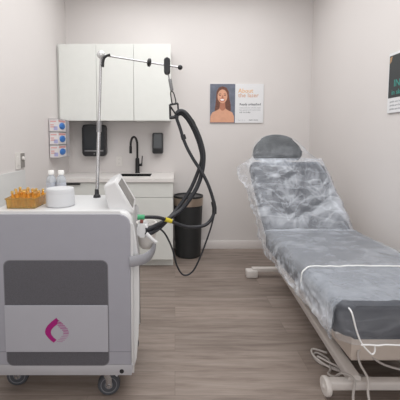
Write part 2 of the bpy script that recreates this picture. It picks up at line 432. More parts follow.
d = build('dimmer_panel', prism(rrect(SWY0 + .075, SWY1 - .004, SWZ0 + .006, SWZ1 - .006, .003), .008, .012, LW, .001), M['plateg'], t)
build('dimmer_knob', lathe([(.016, 0), (.016, .01), (.013, .014), (0, .0145)], (XL + .012, SWY0 + .107, SWZ0 + .082), (1, 0, 0)), M['platew'], d)

# ------------------------------------------------------------------ glove boxes in a wall rack
gx0, gx1, gy0, gy1, gz = XL + .008, -1.165, 3.30, 3.54, 1.131
t = thing('glove_box_rack', 'grey three-tier wire wall rack holding the glove boxes at the left corner', 'rack', (XL, 3.54, gz))
b = bmesh.new()
for zz in (gz + .003, gz + .134, gz + .265, gz + .392):
    tube([(XL + .003, gy0 - .006, zz), (gx1 + .005, gy0 - .006, zz), (gx1 + .005, gy1 + .006, zz), (XL + .003, gy1 + .006, zz)], .0025, 6, bm=b)
build('wire_tier', b, M['rack'], t)
build('end_plate', box(XL + .001, gx1 + .03, gy1 + .01, gy1 + .014, gz, gz + .39, .001, 1), M['rack'], t)
def glove_box(z, label):
    t = thing('glove_box', label, 'glove box', (XL, (gy0 + gy1) / 2, z), 'glove boxes in the wall rack')
    build('carton', box(gx0, gx1, gy0, gy1, z, z + .122, .002, 1), M['gwhite'], t)
    b = bmesh.new()
    for k, (a, w) in enumerate(((.094, .06), (.06, .035), (.04, .045))):
        box(gx0 + .012, gx0 + .012 + w, gy0 - .0012, gy0 - .0002, z + a, z + a + .009, bm=b)
    build('end_print', b, M['gpink'], t)
    build('side_print', box(gx1 + .0002, gx1 + .0012, gy0 + .02, gy1 - .02, z + .095, z + .112), M['gpink'], t)
    build('corner_print', box(gx0 + .045, gx1 - .004, gy0 - .0012, gy0 - .0002, z + .012, z + .05), M['glav'], t)
    g = ball((gx1 + .001, (gy0 + gy1) / 2, z + .055), 1, (.012, .085, .034), u=24, v=14)
    for v in g.verts: v.co += Vector((1, .3, .4)) * (noise.noise(v.co * 60) * .006)
    build('glove_opening', g, M['gblue'], t)
glove_box(gz + .006, 'bottom carton of blue gloves in the wall rack')
glove_box(gz + .137, 'middle carton of blue gloves in the wall rack')
glove_box(gz + .268, 'top carton of blue gloves in the wall rack')

# ------------------------------------------------------------------ trash can
cx, cy = 0.150, 3.69
t = thing('trash_can', 'black round open trash can with a steel band beside the sink cabinet', 'trash can', (cx, cy, 0))
build('body', lathe([(.0, 0), (.136, 0), (.142, .006), (.161, .585), (.155, .585), (.137, .02), (0, .018)], (cx, cy, .001), n=48), M['canblack'], t)
build('steel_band', lathe([(.1615, .582), (.166, .586), (.1675, .668), (.162, .672), (.159, .668), (.1585, .586)], (cx, cy, .001), n=48), M['canband'], t)
build('rim', lathe([(.166, .67), (.168, .675), (.166, .69), (.155, .692), (.149, .684), (.151, .672)], (cx, cy, .001), n=48), M['canblack'], t)
b = lathe([(.152, .68), (.145, .66), (.138, .3), (.128, .06), (0, .05)], (cx, cy, .001), n=48)
for v in b.verts: v.co += Vector((noise.noise(v.co * 14), noise.noise(v.co * 14 + Vector((5, 0, 0))), 0)) * .004
build('bin_liner', b, M['black'], t)

# ------------------------------------------------------------------ poster on the back wall
PX0, PX1, PXM, PZ0, PZ1 = .408, 1.032, .700, 1.508, 1.958
t = thing('wall_poster', 'white wall poster with a photo of a smiling long-haired woman, on the back wall', 'poster', (.72, YB, PZ0))
py = YB - .014
build('backing_panel', box(PX0, PX1, py, YB - .001, PZ0, PZ1, .0015, 1), M['paper'], t)
ph = build('portrait_print', box(PX0, PXM, py - .0012, py, PZ0, PZ1), M['bgphoto'], t)
def U(px): return PX0 + (px - 37) * .00191 * 1.005
def V(pyx): return PZ1 - (pyx - 38) * .00191 * 1.005
def flat(name, pts, m, lvl, par):
    return build(name, prism([(U(a), V(c)) for a, c in pts], py - .0012 - lvl * .0006, py - .0012, XZ), m, par, smooth=False)
def ell(cx_, cy_, rx, ry, n=26, a0=0, a1=360):
    return [(cx_ + rx * math.cos(R(a0 + (a1 - a0) * i / n)), cy_ + ry * math.sin(R(a0 + (a1 - a0) * i / n))) for i in range(n if a1 - a0 == 360 else n + 1)]
flat('hair', [(112, 52), (136, 60), (150, 84), (153, 120), (162, 160), (164, 196), (150, 206), (128, 200), (98, 200), (78, 206), (66, 196), (70, 160), (74, 120), (76, 84), (90, 60)], M['hair'], 1, ph)
flat('shoulders', [(98, 165), (128, 165), (132, 186), (150, 198), (172, 208), (183, 232), (184, 269), (38, 269), (40, 232), (52, 208), (76, 198), (94, 186)], M['skin'], 2, ph)
flat('neck', [(98, 140), (128, 140), (131, 186), (118, 198), (108, 198), (95, 186)], M['skind'], 3, ph)
fc = flat('face', ell(112, 112, 30, 41), M['skin'], 4, ph)
for nm, pts, m, lv in (('brow', [(88, 98), (104, 95), (104, 98), (88, 101)], M['hair'], 5), ('brow', [(120, 95), (136, 98), (136, 101), (120, 98)], M['hair'], 5),
                    ('eye', ell(97, 106, 7, 2.6, 12), M['hair'], 5), ('eye', ell(127, 106, 7, 2.6, 12), M['hair'], 5),
                    ('nose', [(111, 106), (115, 106), (119, 122), (112, 126), (105, 122)], M['skind'], 5),
                    ('lips', ell(111, 134, 16, 9, 20), M['lips'], 5), ('teeth', ell(111, 133, 12.5, 5.5, 20), M['teeth'], 6)):
    build(nm, prism([(U(a), V(c)) for a, c in pts], py - .0012 - lv * .0006, py - .0012, XZ), m, ph, smooth=False)
def WB(x, z): return Matrix.Translation((x, py - .0006, z)) @ Matrix.Rotation(PI / 2, 4, 'X')
text('headline', 'About', .068, M['orange'], t, WB(.735, 1.858), True)
text('headline', 'the laser', .068, M['peach'], t, WB(.735, 1.806), True)
text('subheading', 'Ready unleashed', .037, M['ink'], t, WB(.752, 1.712), True)
text('fine_print', 'treatments for all skin types', .022, M['inkl'], t, WB(.752, 1.678))
text('fine_print', 'fast, gentle and comfortable', .022, M['inkl'], t, WB(.752, 1.652))
text('fine_print', 'ask us today', .026, M['ink'], t, WB(.752, 1.624))
text('fine_print', 'results may vary', .013, M['inkl'], t, WB(.735, 1.538))
text('fine_print', 'learn more', .024, M['ink'], t, WB(.865, 1.536))

# ------------------------------------------------------------------ poster on the right wall
QX = XR - .013; qy1, qy0, qz0, qz1 = 2.47, 1.95, 1.515, 1.945
t = thing('wall_poster', 'dark poster with teal letters and white lower strip, on the right wall', 'poster', (XR, 2.2, qz0))
build('backing_panel', box(QX, XR - .001, qy0, qy1, qz0, qz1, .0015, 1), M['paper'], t)
build('dark_print', box(QX - .001, QX, qy0 + .01, qy1 - .008, qz0 + .108, qz1 - .018), M['pdark'], t)
def WR(y, z, lv=.0012): return Matrix.Translation((QX - lv - .0004, y, z)) @ Matrix.Rotation(-PI / 2, 4, 'Z') @ Matrix.Rotation(PI / 2, 4, 'X')
text('headline', 'INNOVATE', .068, M['teal'], t, WR(2.405, 1.702), True)
text('headline', 'in skin care', .05, M['teal'], t, WR(2.425, 1.645), True)
for k in range(3):
    text('fine_print', 'gentle care for every skin type', .02, M['inkl'], t, WR(2.44, 1.590 - k * .026, .0004))
b = prism([(2.455, 1.915), (2.43, 1.92), (2.44, 1.885), (2.458, 1.87)], QX - .0018, QX - .0008, lambda u, v, d: (d, u, v))
build('corner_print', b, M['copper'], t, smooth=False)

# ------------------------------------------------------------------ laser machine
mx0, mx1, my0, my1, mz0, mz1 = -.945, -.205, 1.575, 2.03, .148, .98
LM = thing('laser_machine', 'white and grey laser treatment machine on casters with a magenta logo and hose boom', 'machine', (-.57, 1.8, 0))
prof = rrect(mx0, mx1, mz0, mz1, .062, 8, (1, 1, 0, 0))
build('body', taper(prism(prof, my0, my1, XZ, .018, 4), .09, my0, -.5), M['shell'], LM)
pp = rrect(mx0 + .016, mx1 - .012, .205, mz1 - .014, .052, 8, (1, 1, 0, 0))
build('side_panel', prism(pp, my0 - .008, my0 + .01, XZ, .004, 2), M['side'], LM)
build('skirt', prism([(mx0 + .004, .15), (mx1 - .012, .15), (mx1 - .006, .205), (mx0 + .004, .205)], my0 - .008, my0 + .01, XZ, .003), M['skirt'], LM)
yv = my0 - .008
v = build('vent_panel', prism(rrect(-.834, -.330, .205, .738, .03, 6), yv - .001, yv + .002, XZ), M['vent'], LM)
build('vent_rim', (lambda b: b)(prism(rrect(-.838, -.326, .201, .742, .033, 6), yv - .0005, yv + .001, XZ)), M['seam'], v)
lp = build('logo_plate', prism(rrect(-.838, -.330, .276, .514, .004, 3), yv - .006, yv + .002, XZ, .002), M['logo_plate'], LM)
for sx0, sx1, sz0, sz1 in ((-.3285, -.3265, .274, .52), (-.3265, mx1 - .014, .2735, .2755), (mx0 + .02, -.84, .2735, .2755)):
    build('panel_seam', box(sx0, sx1, yv - .0006, yv + .001, sz0, sz1), M['seam'], LM)
build('lock_hole', lathe([(0, 0), (.011, 0), (.011, .004)], (-.266, yv - .001, .172), (0, 1, 0)), M['black'], LM)
# logo (pixel-like units of the emblem turned into metres)
def G(p): return (-.6405 + (p[0] - 105) * .000515, .4525 - (p[1] - 75) * .000515)
yl = yv - .0068
sol = [(217, 75), (232, 95), (222, 140), (190, 165), (166, 195), (160, 218), (166, 244), (186, 272), (213, 294), (186, 322), (158, 300), (130, 268), (110, 240), (105, 212), (112, 182), (132, 150), (170, 112)]
lg = build('logo', prism([G(p) for p in sol], yl, yv - .005, XZ), M['magenta'], lp, smooth=False)
def outer(y):   # right outline of the emblem
    for (y0, a), (y1, b_) in zip(OUT, OUT[1:]):
        if y0 <= y <= y1: return a + (b_ - a) * (y - y0) / (y1 - y0)
def inner(y):
    for (y0, a), (y1, b_) in zip(INN, INN[1:]):
        if y0 <= y <= y1: return a + (b_ - a) * (y - y0) / (y1 - y0)
OUT = [(80, 226), (110, 262), (150, 302), (180, 325), (215, 334), (250, 326), (285, 296), (330, 240)]
INN = [(80, 220), (150, 226), (175, 250), (200, 276), (215, 282), (240, 276), (270, 246), (300, 216), (330, 214)]
for k, (ya, mm) in enumerate(((96, 'magenta'), (112, 'magenta'), (128, 'magenta'), (144, 'pinkp'), (160, 'pinkp'), (176, 'pinkp'), (192, 'pinkp'), (208, 'pinkp'), (224, 'pinkp'), (240, 'pinkl'), (256, 'pinkl'), (272, 'pinkl'), (288, 'pinkl'), (304, 'pinkl'))):
    pts = [(inner(ya), ya), (outer(ya), ya + 4), (outer(ya), ya + 12), (inner(ya), ya + 8)]
    build('logo_stripe', prism([G(p) for p in pts], yl, yv - .005, XZ), M[mm], lp, smooth=False)
# front shell (bulges to the right)
fs = [(mx1 - .03, .15), (mx1 - .004, .15), (mx1 + .012, .21), (mx1 + .020, .34), (mx1 + .026, .50), (mx1 + .027, .62), (mx1 + .024, .72), (mx1 + .016, .80), (mx1 + .004, .90), (mx1 - .03, .93)]
build('front_shell', taper(prism(fs, 1.605, 2.005, XZ, .012, 3), .19, 1.605, mx1 - .01), M['shell'], LM)
# screen housing (a wedge across the front top)
sc = [(-.356, 1.092), (-.346, 1.102), (-.300, 1.124), (-.290, 1.118), (-.206, .972), (-.210, .955), (-.33, .955)]
sh = build('screen_housing', taper(prism(sc, 1.625, 1.955, XZ, .012, 3), .09, 1.625, -.5), M['shell'], LM)
d0 = Vector((-.290, 0, 1.118)); d1 = Vector((-.206, 0, .972)); dr = (d1 - d0).normalized(); nr = Vector((-dr.z, 0, dr.x)); nr = nr if nr.x > 0 else -nr
def SCR(u, v, d):
    p = d0 + dr * v + nr * d; return (p.x, u, p.z)
build('display', taper(prism(rrect(1.64, 1.87, .014, .156, .008), -.004, .0025, SCR, .001), .09, 1.625, -.5), M['display'], sh)
# carry handle: U-shaped band round the front
hp = [(mx1 - .016, 1.562, .735), (mx1 + .004, 1.565, .735)]
for i in range(25):
    a = R(-78 + 160 * i / 24); hp.append((mx1 + .002 + .088 * max(0, math.cos(a)) ** .7, 1.78 + .2 * math.sin(a), .735))
build('push_handle', tube(hp, .02, 10, flat=(.5, 1.35)), M['greyhandle'], LM)
hd = lathe([(0, .0), (.03, .0), (.044, .02), (.056, .12), (.058, .145), (.05, .145), (.04, .03), (0, .02)], (-.158, 1.80, .725), n=28)
build('handpiece_holder', hd, M['cream'], LM)
build('connector_block', prism(rrect(mx1 + .005, mx1 + .062, .812, .882, .014), 1.70, 1.78, XZ, .01, 3), M['shell'], LM)
build('lever', tube([(-.15, 1.685, .838), (-.125, 1.68, .815), (-.096, 1.675, .793)], lambda t_: .011 - .002 * t_, 10, flat=(.7, 1)), M['shell'], LM)
build('red_plug', tube([(mx1 + .02, 1.73, .895), (mx1 + .036, 1.73, .892)], .013, 10), M['redc'], LM)
build('green_plug', tube([(-.20, 1.73, .914), (-.163, 1.735, .912)], .0145, 12), M['green'], LM)
# casters
def caster(x, y, rot):
    c = build('caster', box(x - .035, x + .035, y - .035, y + .035, .132, .15, .004), M['chrome'], LM)
    wx = x + math.cos(rot) * .018; wy = y + math.sin(rot) * .018
    ax = (-math.sin(rot), math.cos(rot), 0)
    A = Vector(ax)
    ctr = Vector((wx, wy, .058))
    b = bmesh.new()
    for s in (-1, 1):
        p = ctr + A * (.022 * s)
        tube([(x + A.x * .02 * s, y + A.y * .02 * s, .14), tuple(p + Vector((0, 0, .035))), tuple(p - Vector((0, 0, .006)))], .016, 8, bm=b, flat=(1.0, .22) if abs(A.y) > .7 else (1, .3))
    build('fork', b, M['chrome'], c)
    build('tyre', lathe([(.04, -.016), (.054, -.015), (.0575, -.009), (.0575, .009), (.054, .015), (.04, .016)], ctr, ax, 32), M['tyre'], c)
    build('wheel', lathe([(0, -.018), (.012, -.018), (.03, -.014), (.042, -.017), (.042, .017), (.03, .014), (.012, .018), (0, .018)], ctr, ax, 32), M['wheel'], c)
    build('axle_cap', lathe([(0, -.031), (.008, -.031), (.01, -.027), (.01, .027), (.008, .031), (0, .031)], ctr, ax, 16), M['chrome'], c)
    build('brake_lever', tube([(x + .02, y, .126), (x + .05, y - .004, .118), (x + .066, y - .006, .108)], .011, 8, flat=(1.2, .35)), M['shell'], c)
caster(-.362, 1.632, 0.12); caster(-.868, 1.70, 0.1); caster(-.30, 1.96, 0.3); caster(-.868, 1.96, 0.2)
# boom
P0 = Vector((-.466, 1.95, .98)); P1 = Vector((-.428, 1.95, 1.808))
pl = build('boom_pole', tube([P0, P1], .0075, 12), M['chrome'], LM)
q = P0.lerp(P1, .0)
build('base_collar', lathe([(0, 0), (.022, 0), (.02, .012), (.013, .02), (.012, .05), (0, .05)], P0), M['black'], pl)
build('lower_sleeve', tube([P0.lerp(P1, .05), P0.lerp(P1, .50)], .0105, 12), M['chrome'], pl)
build('lock_sleeve', tube([P0.lerp(P1, .47), P0.lerp(P1, .545)], .0145, 14), M['steel'], pl)
A0 = Vector((-.428, 1.95, 1.814)); A1 = Vector((.03, 1.95, 1.742))
am = build('boom_arm', tube([A0, A1], .0055, 12), M['chrome'], LM)
build('knuckle', ball(A0, .024, (1, .9, .95)), M['clearball'], am)
build('knuckle_lever', tube([A0 + Vector((.055, -.01, -.002)), A0 + Vector((.03, -.012, -.012)), A0 + Vector((.016, -.012, -.032)), A0 + Vector((.012, -.012, -.072))], .0075, 8, smooth=4), M['black'], am)
ad = (A1 - A0).normalized()
build('slider', lathe([(0, -.012), (.012, -.012), (.024, -.006), (.024, .006), (.012, .012), (0, .012)], A0 + ad * .282, ad, 16), M['black'], am)
build('end_knob', ball(A1, .0145), M['black'], am)
cl = A0 + ad * .388
build('clamp', prism(rrect(cl.x - .019, cl.x + .017, cl.z - .052, cl.z + .042, .014), 1.93, 1.97, XZ, .008, 3), M['black'], am)
# hanger: spring strap, carabiner, cable bracket
cp = Vector((cl.x + .006, 1.95, cl.z - .05))
hg = build('hose_hanger', tube([cp, cp + Vector((.006, 0, -.03)), cp + Vector((.012, 0, -.045))], .004, 8), M['steel'], LM)
sprg = []
for i in range(90):
    tt = i / 89; sprg.append(cp + Vector((.008 + .012 * tt + .0085 * math.cos(i * .9), .0085 * math.sin(i * .9), -.028 - .066 * tt)))
build('spring', tube(sprg, .0028, 6), M['steel'], hg)
c0 = cp + Vector((.021, 0, -.098))
cb = [(c0.x - .002, 1.95, c0.z), (c0.x + .010, 1.95, c0.z - .012), (c0.x + .020, 1.95, c0.z - .046), (c0.x + .022, 1.95, c0.z - .064), (c0.x + .012, 1.95, c0.z - .074), (c0.x, 1.95, c0.z - .066), (c0.x - .008, 1.95, c0.z - .012)]
build('carabiner', tube(cb, .0032, 8, closed=True, smooth=5), M['blackm'], hg)
kz = c0.z - .07; kx = c0.x + .008
b = bmesh.new()
tube([(kx - .02, 1.95, kz - .008), (kx + .026, 1.95, kz)], .006, 8, bm=b)
tube([(kx - .02, 1.95, kz - .006), (kx - .018, 1.95, kz - .09)], .006, 8, bm=b)
tube([(kx + .026, 1.95, kz), (kx + .03, 1.95, kz - .06)], .005, 8, bm=b)
tube([(kx - .016, 1.95, kz - .02), (kx + .012, 1.95, kz - .06), (kx + .03, 1.95, kz - .07)], .005, 8, bm=b)
tube([(kx - .024, 1.935, kz - .085), (kx + .03, 1.935, kz - .078)], .010, 8, bm=b)
build('hose_bracket', b, M['black'], hg)
# hoses
HA = [(.008, 1.93, 1.475), (.03, 1.93, 1.49), (.056, 1.93, 1.482), (.089, 1.93, 1.444), (.124, 1.93, 1.38), (.153, 1.93, 1.305), (.168, 1.93, 1.223), (.155, 1.93, 1.117), (.114, 1.92, 1.017), (.037, 1.9, .918), (-.057, 1.83, .868), (-.118, 1.74, .856), (-.155, 1.70, .852)]
build('hose', tube(HA, .0125, 12, smooth=8), M['rubber'], LM)
HA2 = [(x - .006 * (1 - abs(i - 6) / 6) - .003, y + .02, z - .014) for i, (x, y, z) in enumerate(HA)]
HA2 = [(HA[0][0] - .002, 1.955, 1.46)] + HA2[1:7] + [(.131, 1.955, 1.117), (.085, 1.945, 1.017), (.004, 1.92, .905), (-.075, 1.83, .84), (-.118, 1.73, .833), (-.15, 1.69, .832)]
build('hose', tube(HA2, .0115, 12, smooth=8), M['rubber'], LM)
HB = [(.004, 1.93, 1.47), (.012, 1.93, 1.44), (.029, 1.93, 1.392), (.058, 1.93, 1.305), (.099, 1.915, 1.223), (.175, 1.9, 1.101), (.219, 1.895, .985), (.228, 1.89, .905), (.179, 1.87, .836), (.074, 1.84, .83), (-.028, 1.8, .875), (-.093, 1.77, .902), (-.165, 1.737, .912)]
hb = build('hose', tube(HB, .0095, 12, smooth=8), M['rubber'], LM)
build('sleeve', tube([(.2215, 1.8945, .965), (.229, 1.8925, .93), (.2285, 1.890, .895)], .0135, 12), M['black'], hb)
build('yellow_tag', tube([(-.054, 1.786, .888), (-.02, 1.80, .873)], .0125, 12), M['yellow'], hb)
HC = [(-.15, 1.765, .846), (-.094, 1.8, .834), (-.056, 1.82, .796), (-.017, 1.84, .708), (.012, 1.86, .595), (.052, 1.87, .537), (.105, 1.88, .557), (.152, 1.88, .653), (.203, 1.885, .796), (.226, 1.89, .88)]
build('thin_cable', tube(HC, .005, 10, smooth=8), M['rubber'], LM)
for a_, b_ in (((.095, 1.93, 1.435), (.108, 1.93, 1.412)), ((.045, 1.928, 1.352), (.053, 1.927, 1.325))):
    build('hose_collar', tube([a_, b_], .0145, 10), M['black'], LM)

# ------------------------------------------------------------------ things on the machine top
TZ = mz1 + .001
ax0, ax1, ay0, ay1, ah = -.842, -.702, 1.632, 1.80, .052
b = bmesh.new()
poly = [(ax0, ay0), (ax1, ay0), (-.700, 1.80), (-.86, 1.80)]
def ring_wall(poly, th, z0_, z1_, flare):
    b = bmesh.new(); c = Vector((sum(p[0] for p in poly) / len(poly), sum(p[1] for p in poly) / len(poly)))
    def rg(k, z): return [b.verts.new((c.x + (p[0] - c.x) * k, c.y + (p[1] - c.y) * k, z)) for p in poly]
    a, o, i_, j = rg(1, z0_), rg(flare, z1_), rg(flare - th, z1_), rg(1 - th, z0_ + .004)
    n = len(poly)
    for s, e in ((a, o), (o, i_), (i_, j)):
        for k in range(n): b.faces.new((s[k], s[(k + 1) % n], e[(k + 1) % n], e[k]))
    b.faces.new(a[::-1]); b.faces.new(j)
    return b
t = thing('amber_tray', 'open amber plastic tray full of vials on the machine top', 'tray', (-.775, 1.71, TZ))
tr = build('tray_body', ring_wall(poly, .05, TZ, TZ + ah, 1.06), M['amber'], t)
b = ring_wall([(x * 1.0, y) for x, y in poly], .12, TZ + ah - .004, TZ + ah + .001, 1.1)
build('rim', ring_wall([(-.849, 1.625), (-.695, 1.625), (-.692, 1.808), (-.868, 1.808)], .06, TZ + ah - .006, TZ + ah, 1.0), M['amber'], t); b.free()
vt = thing('vial', 'slim amber vial standing upright in the amber tray', 'vial', (0, 0, 0), 'amber vials in the tray')
build('vial_body', lathe([(0, 0), (.0095, 0), (.0105, .004), (.0105, .05), (.006, .06), (.0055, .072)], (0, 0, 0), n=14), M['amberd'], vt)
build('vial_cap', lathe([(.0055, .072), (.0075, .073), (.0075, .083), (.004, .086), (0, .086)], (0, 0, 0), n=14), M['amber'], vt)
spots = [(-.825 + .0265 * i + (.006 if j % 2 else 0), 1.665 + .031 * j) for j in range(4) for i in range(5)]
for k, (x, y) in enumerate(spots):
    o = vt if k == 0 else copy_tree(vt)
    o.location = (x, y, TZ + .0045)
    o.rotation_euler = (random.uniform(-.07, .07), random.uniform(-.1, .1), k)
    o.scale = (1, 1, random.uniform(.82, 1.08))
tx, ty = -.602, 1.715
t = thing('round_tub', 'squat white round tub beside the amber tray on the machine top', 'tub', (tx, ty, TZ))
build('tub_body', lathe([(0, 0), (.070, 0), (.073, .004), (.071, .066), (.069, .07)], (tx, ty, TZ), n=40), M['tub'], t)
build('lid', lathe([(.0695, .066), (.0705, .067), (.0695, .089), (.0665, .0925), (.05, .093), (0, .0925)], (tx, ty, TZ), n=40), M['tub'], t)
def bottle(x, y, label, s=1.0):
    t = thing('bottle', label, 'bottle', (x, y, TZ), 'clear bottles behind the tub')
    build('bottle_body', lathe([(0, 0), (.025, 0), (.028, .004), (.028, .10), (.024, .118), (.013, .13), (.012, .14)], (x, y, TZ), n=26), M['bottle'], t)
    build('cap', lathe([(.013, .134), (.018, .136), (.018, .155), (.015, .16), (0, .1605)], (x, y, TZ), n=26), M['bottlecap'], t)
    b = lathe([(.0285, .03), (.0288, .03), (.0288, .088), (.0285, .088)], (x, y, TZ), n=26)
    build('paper_label', b, M['bottlelab'], t)
bottle(-.742, 1.965, 'clear bottle with white cap behind the tub, the one nearer the amber tray')
bottle(-.682, 1.965, 'clear bottle with white cap behind the tub, the one nearer the boom pole')

# ------------------------------------------------------------------ treatment bed
BED = thing('treatment_bed', 'grey adjustable treatment bed with raised backrest on a white wheeled base', 'bed', (1.0, 2.2, 0))
MT = .62
fx0, fx1, fy0, fyh = .712, 1.40, 1.36, 2.53
def slab(poly, d0, d1, mp, bev): return prism(poly, d0, d1, mp, bev, 4)
sm = build('seat_mattress', slab(rrect(fx0, fx1, fy0, fyh, .06, 8, (0, 0, 1, 1)), MT - .15, MT, XY, .024), M['bedgrey'], BED)
tg = Vector((0, .35, .52)).normalized(); nm = Vector((0, -tg.z, tg.y))
hip = Vector((0, 2.50, MT - .005))
def BK(u, v, d):
    p = hip + tg * v + nm * d; return (u, p.y, p.z)
bp_ = [(.715, 0), (1.372, 0), (1.335, .25), (1.275, .58)] + [(1.275 - .05 + .05 * math.cos(R(a)), .58 + .05 * math.sin(R(a))) for a in (30, 60, 90)] + [(.70 + .05 * math.cos(R(a)), .58 + .05 * math.sin(R(a))) for a in (90, 120, 150)] + [(.66, .58), (.692, .25)]
bm_ = build('back_mattress', slab(bp_, -.105, 0.0, BK, .03), M['bedgrey'], BED)
b = bmesh.new()
for u0, u1 in ((.868, .842), (1.17, 1.085)):
    tube([BK(u0, .05, .0), BK((u0 + u1) / 2, .3, .0), BK(u1, .6, .0)], .004, 6, bm=b)
build('back_seam', b, M['bedseam'], bm_)
build('back_frame', slab([(.75, -.02), (1.43, -.02), (1.40, .18), (1.30, .48), (.76, .48)], -.14, -.106, BK, .008), M['bedcream'], BED)
ht = Vector((0, .10, .19)).normalized(); hn = Vector((0, -ht.z, ht.y)); hb0 = Vector((0, 2.875, 1.165))
def HD(u, v, d):
    p = hb0 + ht * v + hn * d; return (u, p.y, p.z)
hpoly = [(.91 + .212 * math.cos(R(a)) , .06 + .165 * math.sin(R(a))) for a in range(0, 181, 10)] + [(.698, .03), (.72, 0), (1.10, 0), (1.122, .03)]
hr = build('headrest', slab(hpoly, -.085, 0, HD, .028), M['bedhead'], BED)
b = bmesh.new()
for u in (.84, .98): tube([BK(u, .5, -.09), HD(u, .08, -.08)], .009, 8, bm=b)
build('headrest_rods', b, M['chrome'], BED)
build('seat_frame', box(.74, 1.36, 1.46, 2.5, MT - .19, MT - .152, .006), M['bedwhite'], BED)
build('base_cover', prism([(.95, 1.70), (1.33, 1.70), (1.33, 2.45), (.95, 2.45)], .125, MT - .19, XY, .02, 3), M['bedcream'], BED)
# floor frame
def bar(p0, p1, w, h): 
    b = tube([p0, p1], 1.0, 4, flat=(1, 1)); b.free()
    p0 = Vector(p0); p1 = Vector(p1); t_ = (p1 - p0).normalized(); s_ = Vector((t_.y, -t_.x, 0)).normalized(); u_ = s_.cross(t_)
    L_ = (p1 - p0).length
    return prism(rrect(-w / 2, w / 2, -h / 2, h / 2, min(w, h) * .2, 3), 0, L_, lambda u, v, d: tuple(p0 + s_ * u + u_ * v + t_ * d))
build('floor_rail', bar((1.016, 3.03, .085), (.930, 1.62, .085), .062, .05), M['bedwhite'], BED)
build('floor_rail', bar((1.30, 3.03, .085), (1.30, 1.62, .085), .062, .05), M['bedwhite'], BED)
build('cross_bar', bar((.74, 3.085, .075), (1.45, 3.085, .075), .05, .04), M['bedwhite'], BED)
build('cross_bar', bar((.80, 1.625, .062), (1.42, 1.625, .062), .05, .045), M['bedwhite'], BED)
build('end_cap', box(.682, .79, 3.045, 3.125, .001, .075, .012, 3), M['bedwhite'], BED)
build('end_cap', box(1.42, 1.52, 3.045, 3.125, .001, .075, .012, 3), M['bedwhite'], BED)
def bwheel(x):
    w = build('wheel', lathe([(.03, -.014), (.044, -.013), (.0475, -.008), (.0475, .008), (.044, .013), (.03, .014)], (x, 1.625, .0485), (1, 0, -.0), 36), M['bedwhite'], BED)
    build('wheel_hub', lathe([(0, -.019), (.008, -.019), (.011, -.016), (.031, -.012), (.031, .012), (0, .016)], (x, 1.625, .0485), (1, 0, 0), 28), M['bedwhite'], w)
bwheel(.785); bwheel(1.435)
build('lift_arm', bar((1.02, 2.46, .12), (1.02, 2.0, .40), .05, .03), M['bedwhite'], BED)
build('foot_lever', tube([(1.30, 1.70, .12), (1.29, 1.66, .2), (1.28, 1.63, .24)], .012, 8), M['blackm'], BED)

# ------------------------------------------------------------------ clear plastic covers on the bed
def nz(p, s, seed): return noise.noise(Vector(p) * s + Vector((seed * 7.3, seed * 3.1, seed)))
def ridge(p, s, seed): return 1 - abs(noise.noise(Vector(p) * s + Vector((seed * 2.3, seed * 5.1, seed)))) * 2
def sheet(stations, ncross=90, seed=1, amp=.005, rad=.045):
    """stations: (y, z, n(y,z), xl, xr, drop_left, drop_right); returns bmesh and hem lines"""
    b = bmesh.new(); rows = []
    for (y, z, n_, xl, xr, dl, dr_) in stations:
        prof = []   # (x, h)
        prof += [(xl - .012 - .010 * k / 14 , -dl + (dl - rad) * (k / 14)) for k in range(14)]
        fl = .045 * max(0, min(1, (z - MT - .25) / .15)) if n_[0] > -.9 else 0.0
        fl += .006
        prof = [(xl - .006 - fl * (1 - k / 14), -dl + (dl - rad) * (k / 14)) for k in range(14)]
        prof += [(xl - .006 + rad * (1 - math.cos(R(a))), -rad + rad * math.sin(R(a))) for a in range(0, 90, 15)]
        nt_ = ncross - 40
        prof += [(xl - .006 + rad + (xr - xl + .012 - 2 * rad) * k / (nt_ - 1), 0.0) for k in range(nt_)]
        prof += [(xr + .006 - rad * (1 - math.cos(R(a))), -rad + rad * math.sin(R(a))) for a in range(75, -1, -15)]
        prof += [(xr + .006 + .015 * (k / 14), -rad - (dr_ - rad) * (k / 14)) for k in range(1, 15)]
        row = []
        for i, (x, h) in enumerate(prof):
            p = Vector((x, y + n_[0] * h, z + n_[1] * h))
            side = -1 if i < 17 else (1 if i > len(prof) - 18 else 0)
            d = abs(h) / max(dl, .01)
            a = amp * (1 + 1.0 * min(1, d))
            off = a * (max(0, ridge((p.x * 1.3 + p.y * .5, p.y * .6, p.z * .6), 7, seed)) ** 2 * 1.3 + max(0, ridge((p.x * .5, p.y * 1.2 - p.x * .4, p.z * 1.2), 9, seed + 2)) ** 3 * 1.2 + nz(p, 20, seed) * .6 + .35 * nz(p, 48, seed + 3))
            off = off + amp * .9 + .004
            if side: p += Vector((side * off, 0, 0)) + Vector((0, n_[0], n_[1])) * (off * .3) + Vector((0, 0, 1)) * (nz((p.y * 1.0, p.z * .4, 0), 4, seed + 5) * .03 * d)
            else: p += Vector((0, n_[0], n_[1])) * off
            row.append(b.verts.new(p))
        rows.append(row)
    for r0, r1 in zip(rows, rows[1:]):
        for i in range(len(r0) - 1): b.faces.new((r0[i], r0[i + 1], r1[i + 1], r1[i]))
    hems = [[v.co.copy() for v in rows[0]], [v.co.copy() for v in rows[-1]], [r[0].co.copy() for r in rows], [r[-1].co.copy() for r in rows]]
    return b, hems
def lerp(a, b_, t_): return a + (b_ - a) * t_
# back and seat cover
st = []
for k in range(60):
    f = 1 - k / 59; s_ = .645 * f
    p = hip + tg * s_
    xl = lerp(.698, .636, f); xr = lerp(1.385, 1.285, f)
    st.append((p.y, p.z, (nm.y, nm.z), xl, xr, .125 + .04 * math.sin(k * .23), .10))
